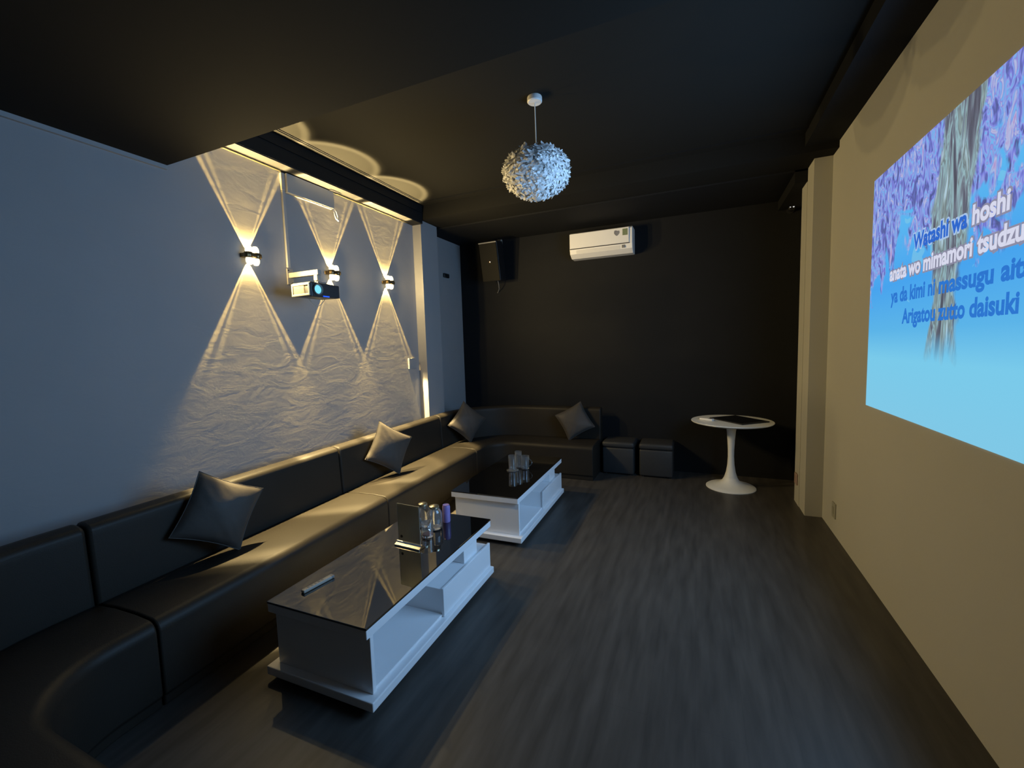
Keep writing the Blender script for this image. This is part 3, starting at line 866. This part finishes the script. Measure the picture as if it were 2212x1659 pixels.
bm_lathe(bm, [(RS * 0.95 * math.sin(math.radians(a)), zc + SQ * RS * 0.95 * math.cos(math.radians(a))) for a in range(48, 181, 12)], 32)
link('inner_globe', bm, M['feather'], t, smooth=True)

# ------------------------------------------------------------------ projected picture with song lyrics
def picture_material():
    m = bpy.data.materials.new('projected_image')
    m.use_nodes = True
    nt = m.node_tree; nt.nodes.clear()
    N, K = nt.nodes, nt.links
    out = N.new('ShaderNodeOutputMaterial'); e = N.new('ShaderNodeEmission')
    K.new(e.outputs[0], out.inputs['Surface'])
    tc = N.new('ShaderNodeTexCoord'); sp = N.new('ShaderNodeSeparateXYZ')
    K.new(tc.outputs['Object'], sp.inputs[0])
    def mm(op, a, b=None, clamp=False):
        n_ = N.new('ShaderNodeMath'); n_.operation = op; n_.use_clamp = clamp
        for i, v in enumerate((a, b)):
            if v is None: continue
            if isinstance(v, (int, float)): n_.inputs[i].default_value = v
            else: K.new(v, n_.inputs[i])
        return n_.outputs[0]
    def ramp(fac, stops):
        r_ = N.new('ShaderNodeValToRGB'); el = r_.color_ramp.elements
        while len(el) < len(stops): el.new(0.5)
        for x, (p, c) in zip(el, stops): x.position = p; x.color = c
        K.new(fac, r_.inputs['Fac']); return r_.outputs['Color']
    def mix(f, a, b):
        n_ = N.new('ShaderNodeMix'); n_.data_type = 'RGBA'
        K.new(f, n_.inputs['Factor']); K.new(a, n_.inputs['A']); K.new(b, n_.inputs['B'])
        return n_.outputs['Result']
    def noise(scale, detail, vec, dist=0.0):
        n_ = N.new('ShaderNodeTexNoise'); n_.inputs['Scale'].default_value = scale; n_.inputs['Detail'].default_value = detail
        n_.inputs['Distortion'].default_value = dist; K.new(vec, n_.inputs['Vector']); return n_.outputs['Fac']
    def mapping(sc, rot=(0, 0, 0)):
        n_ = N.new('ShaderNodeMapping'); n_.inputs['Scale'].default_value = sc; n_.inputs['Rotation'].default_value = rot
        K.new(tc.outputs['Object'], n_.inputs['Vector']); return n_.outputs[0]
    s = mm('ADD', mm('DIVIDE', sp.outputs[1], -(PIC_Y1 - PIC_Y0)), 0.5)
    tt = mm('ADD', mm('DIVIDE', sp.outputs[2], PIC_Z1 - PIC_Z0), 0.5)
    sky = ramp(tt, [(0.0, srgb(128, 200, 230)), (0.22, srgb(122, 202, 234)), (0.34, srgb(92, 180, 232)), (0.52, srgb(72, 164, 238)), (0.75, srgb(92, 182, 240)), (1.0, srgb(110, 160, 232))])
    blotch = noise(5.0, 2.0, mapping((1, 1, 1)), 0.6)
    sky = mix(mm('MULTIPLY', mm('GREATER_THAN', blotch, 0.66), mm('MULTIPLY', mm('GREATER_THAN', tt, 0.36), 0.5)), sky, ramp(blotch, [(0.6, srgb(120, 200, 232)), (0.75, srgb(140, 206, 225))]))
    # foliage, thick at the top, thinning downwards and at the left edge
    fol = noise(6.0, 4.0, mapping((1, 1.0, 0.75), (0.6, 0, 0)), 0.8)
    left = mm('MULTIPLY', mm('SUBTRACT', 0.22, s, True), 1.5)
    centre = mm('MULTIPLY', mm('SUBTRACT', 0.26, mm('ABSOLUTE', mm('SUBTRACT', s, 0.52)), True), 0.5)
    dens = mm('ADD', mm('ADD', mm('SUBTRACT', tt, 0.60), left), centre)
    dens = mm('ADD', mm('MULTIPLY', dens, 1.0), 0.40)
    dens = mm('MULTIPLY', dens, mm('GREATER_THAN', tt, 0.44))
    mask = mm('MULTIPLY', mm('SUBTRACT', dens, fol), 16.0, True)
    c1 = noise(13.0, 2.5, mapping((1, 1.5, 0.6), (0.8, 0, 0)), 1.6)
    leaf = ramp(c1, [(0.28, srgb(78, 86, 132)), (0.40, srgb(98, 106, 176)), (0.46, srgb(122, 128, 218)), (0.51, srgb(150, 162, 228)), (0.55, srgb(112, 182, 238)), (0.59, srgb(138, 134, 214)), (0.65, srgb(178, 190, 226)), (0.74, srgb(176, 140, 200))])
    col = mix(mask, sky, leaf)
    # tree trunk from the top centre down to a pale mirror line
    wob = mm('MULTIPLY', mm('SUBTRACT', noise(5.0, 4.0, mapping((1, 1, 0.5)), 0.5), 0.5), 0.16)
    lean = mm('MULTIPLY', mm('SUBTRACT', 0.62, tt), 0.06)
    wid = mm('ADD', 0.066, mm('MULTIPLY', mm('ABSOLUTE', mm('SUBTRACT', tt, 0.52)), 0.09))
    dist = mm('ABSOLUTE', mm('ADD', mm('ADD', mm('SUBTRACT', s, 0.492), wob), lean))
    trunk = mm('MULTIPLY', mm('SUBTRACT', wid, dist), 60.0, True)
    low = mm('ADD', 0.16, mm('MULTIPLY', noise(16.0, 2.0, mapping((1, 1, 0.02))), 0.14))
    trunk = mm('MULTIPLY', trunk, mm('MULTIPLY', mm('SUBTRACT', tt, low), 11.0, True))
    c2 = noise(8.0, 3.5, mapping((1, 2.4, 0.40)), 1.0)
    bark = ramp(c2, [(0.34, srgb(82, 82, 92)), (0.42, srgb(98, 100, 112)), (0.47, srgb(126, 140, 150)), (0.52, srgb(150, 186, 192)), (0.56, srgb(112, 122, 124)), (0.61, srgb(140, 160, 160)), (0.70, srgb(176, 204, 218))])
    col = mix(mm('MULTIPLY', trunk, 0.97), col, bark)
    K.new(col, e.inputs['Color'])
    e.inputs['Strength'].default_value = 1.0
    return m

pyc, pzc = (PIC_Y0 + PIC_Y1) / 2, (PIC_Z0 + PIC_Z1) / 2
pic = thing('projected_picture', 'bright blue projected song picture on the right wall', 'projected picture', (XR, pyc, pzc))
bm = bmesh.new(); bm_box(bm, -0.004, -0.0005, PIC_Y0 - pyc, PIC_Y1 - pyc, PIC_Z0 - pzc, PIC_Z1 - pzc)
link('image', bm, picture_material(), pic)

def text_bm(body, y0, y1, z, size, off, x):
    c = bpy.data.curves.new('lyric', 'FONT')
    c.body = body; c.size = size; c.offset = off; c.resolution_u = 4
    o = bpy.data.objects.new('lyric', c); COL.objects.link(o)
    bpy.context.view_layer.update()
    me = bpy.data.meshes.new_from_object(o.evaluated_get(bpy.context.evaluated_depsgraph_get()))
    bpy.data.objects.remove(o); bpy.data.curves.remove(c)
    xs = [v.co.x for v in me.vertices]
    return me, min(xs), max(xs)

def lyric(body, y0, y1, z, size, m, halo=None):
    me, a, b = text_bm(body, y0, y1, z, size, 0.0040, 0)
    k = (y0 - y1) / (b - a)
    for v in me.vertices:
        v.co = (-0.0065, y0 - (v.co.x - a) * k - pyc, z + v.co.y - pzc)
    bm = bmesh.new(); bm.from_mesh(me); bpy.data.meshes.remove(me)
    o = link('lyric_line', bm, m, pic)
    if halo:
        me, a2, b2 = text_bm(body, y0, y1, z, size, 0.0118, 0)
        for v in me.vertices:
            v.co = (-0.0052, y0 - (v.co.x - a) * k - pyc, z + v.co.y - pzc)
        bm = bmesh.new(); bm.from_mesh(me); bpy.data.meshes.remove(me)
        link('lyric_edge', bm, halo, o)
    return o
lyric('Watashi wa', 2.930, 2.440, 2.043, 0.108, M['t_blue'], M['t_halo_white'])
lyric('hoshi', 2.405, 2.172, 2.043, 0.108, M['t_white'], M['t_halo_grey'])
lyric('anata wo mimamori', 3.215, 2.392, 1.918, 0.108, M['t_white'], M['t_halo_grey'])
lyric('tsudzuku', 2.360, 1.985, 1.918, 0.108, M['t_white'], M['t_halo_grey'])
lyric('ya da kimi ni', 3.185, 2.680, 1.790, 0.108, M['t_dull'])
lyric('massugu', 2.645, 2.240, 1.790, 0.108, M['t_dull'])
lyric('aitai', 2.198, 2.005, 1.790, 0.108, M['t_dull'])
lyric('Arigatou zutto', 3.025, 2.420, 1.668, 0.108, M['t_dull'])
lyric('daisuki', 2.388, 2.088, 1.668, 0.108, M['t_dull'])
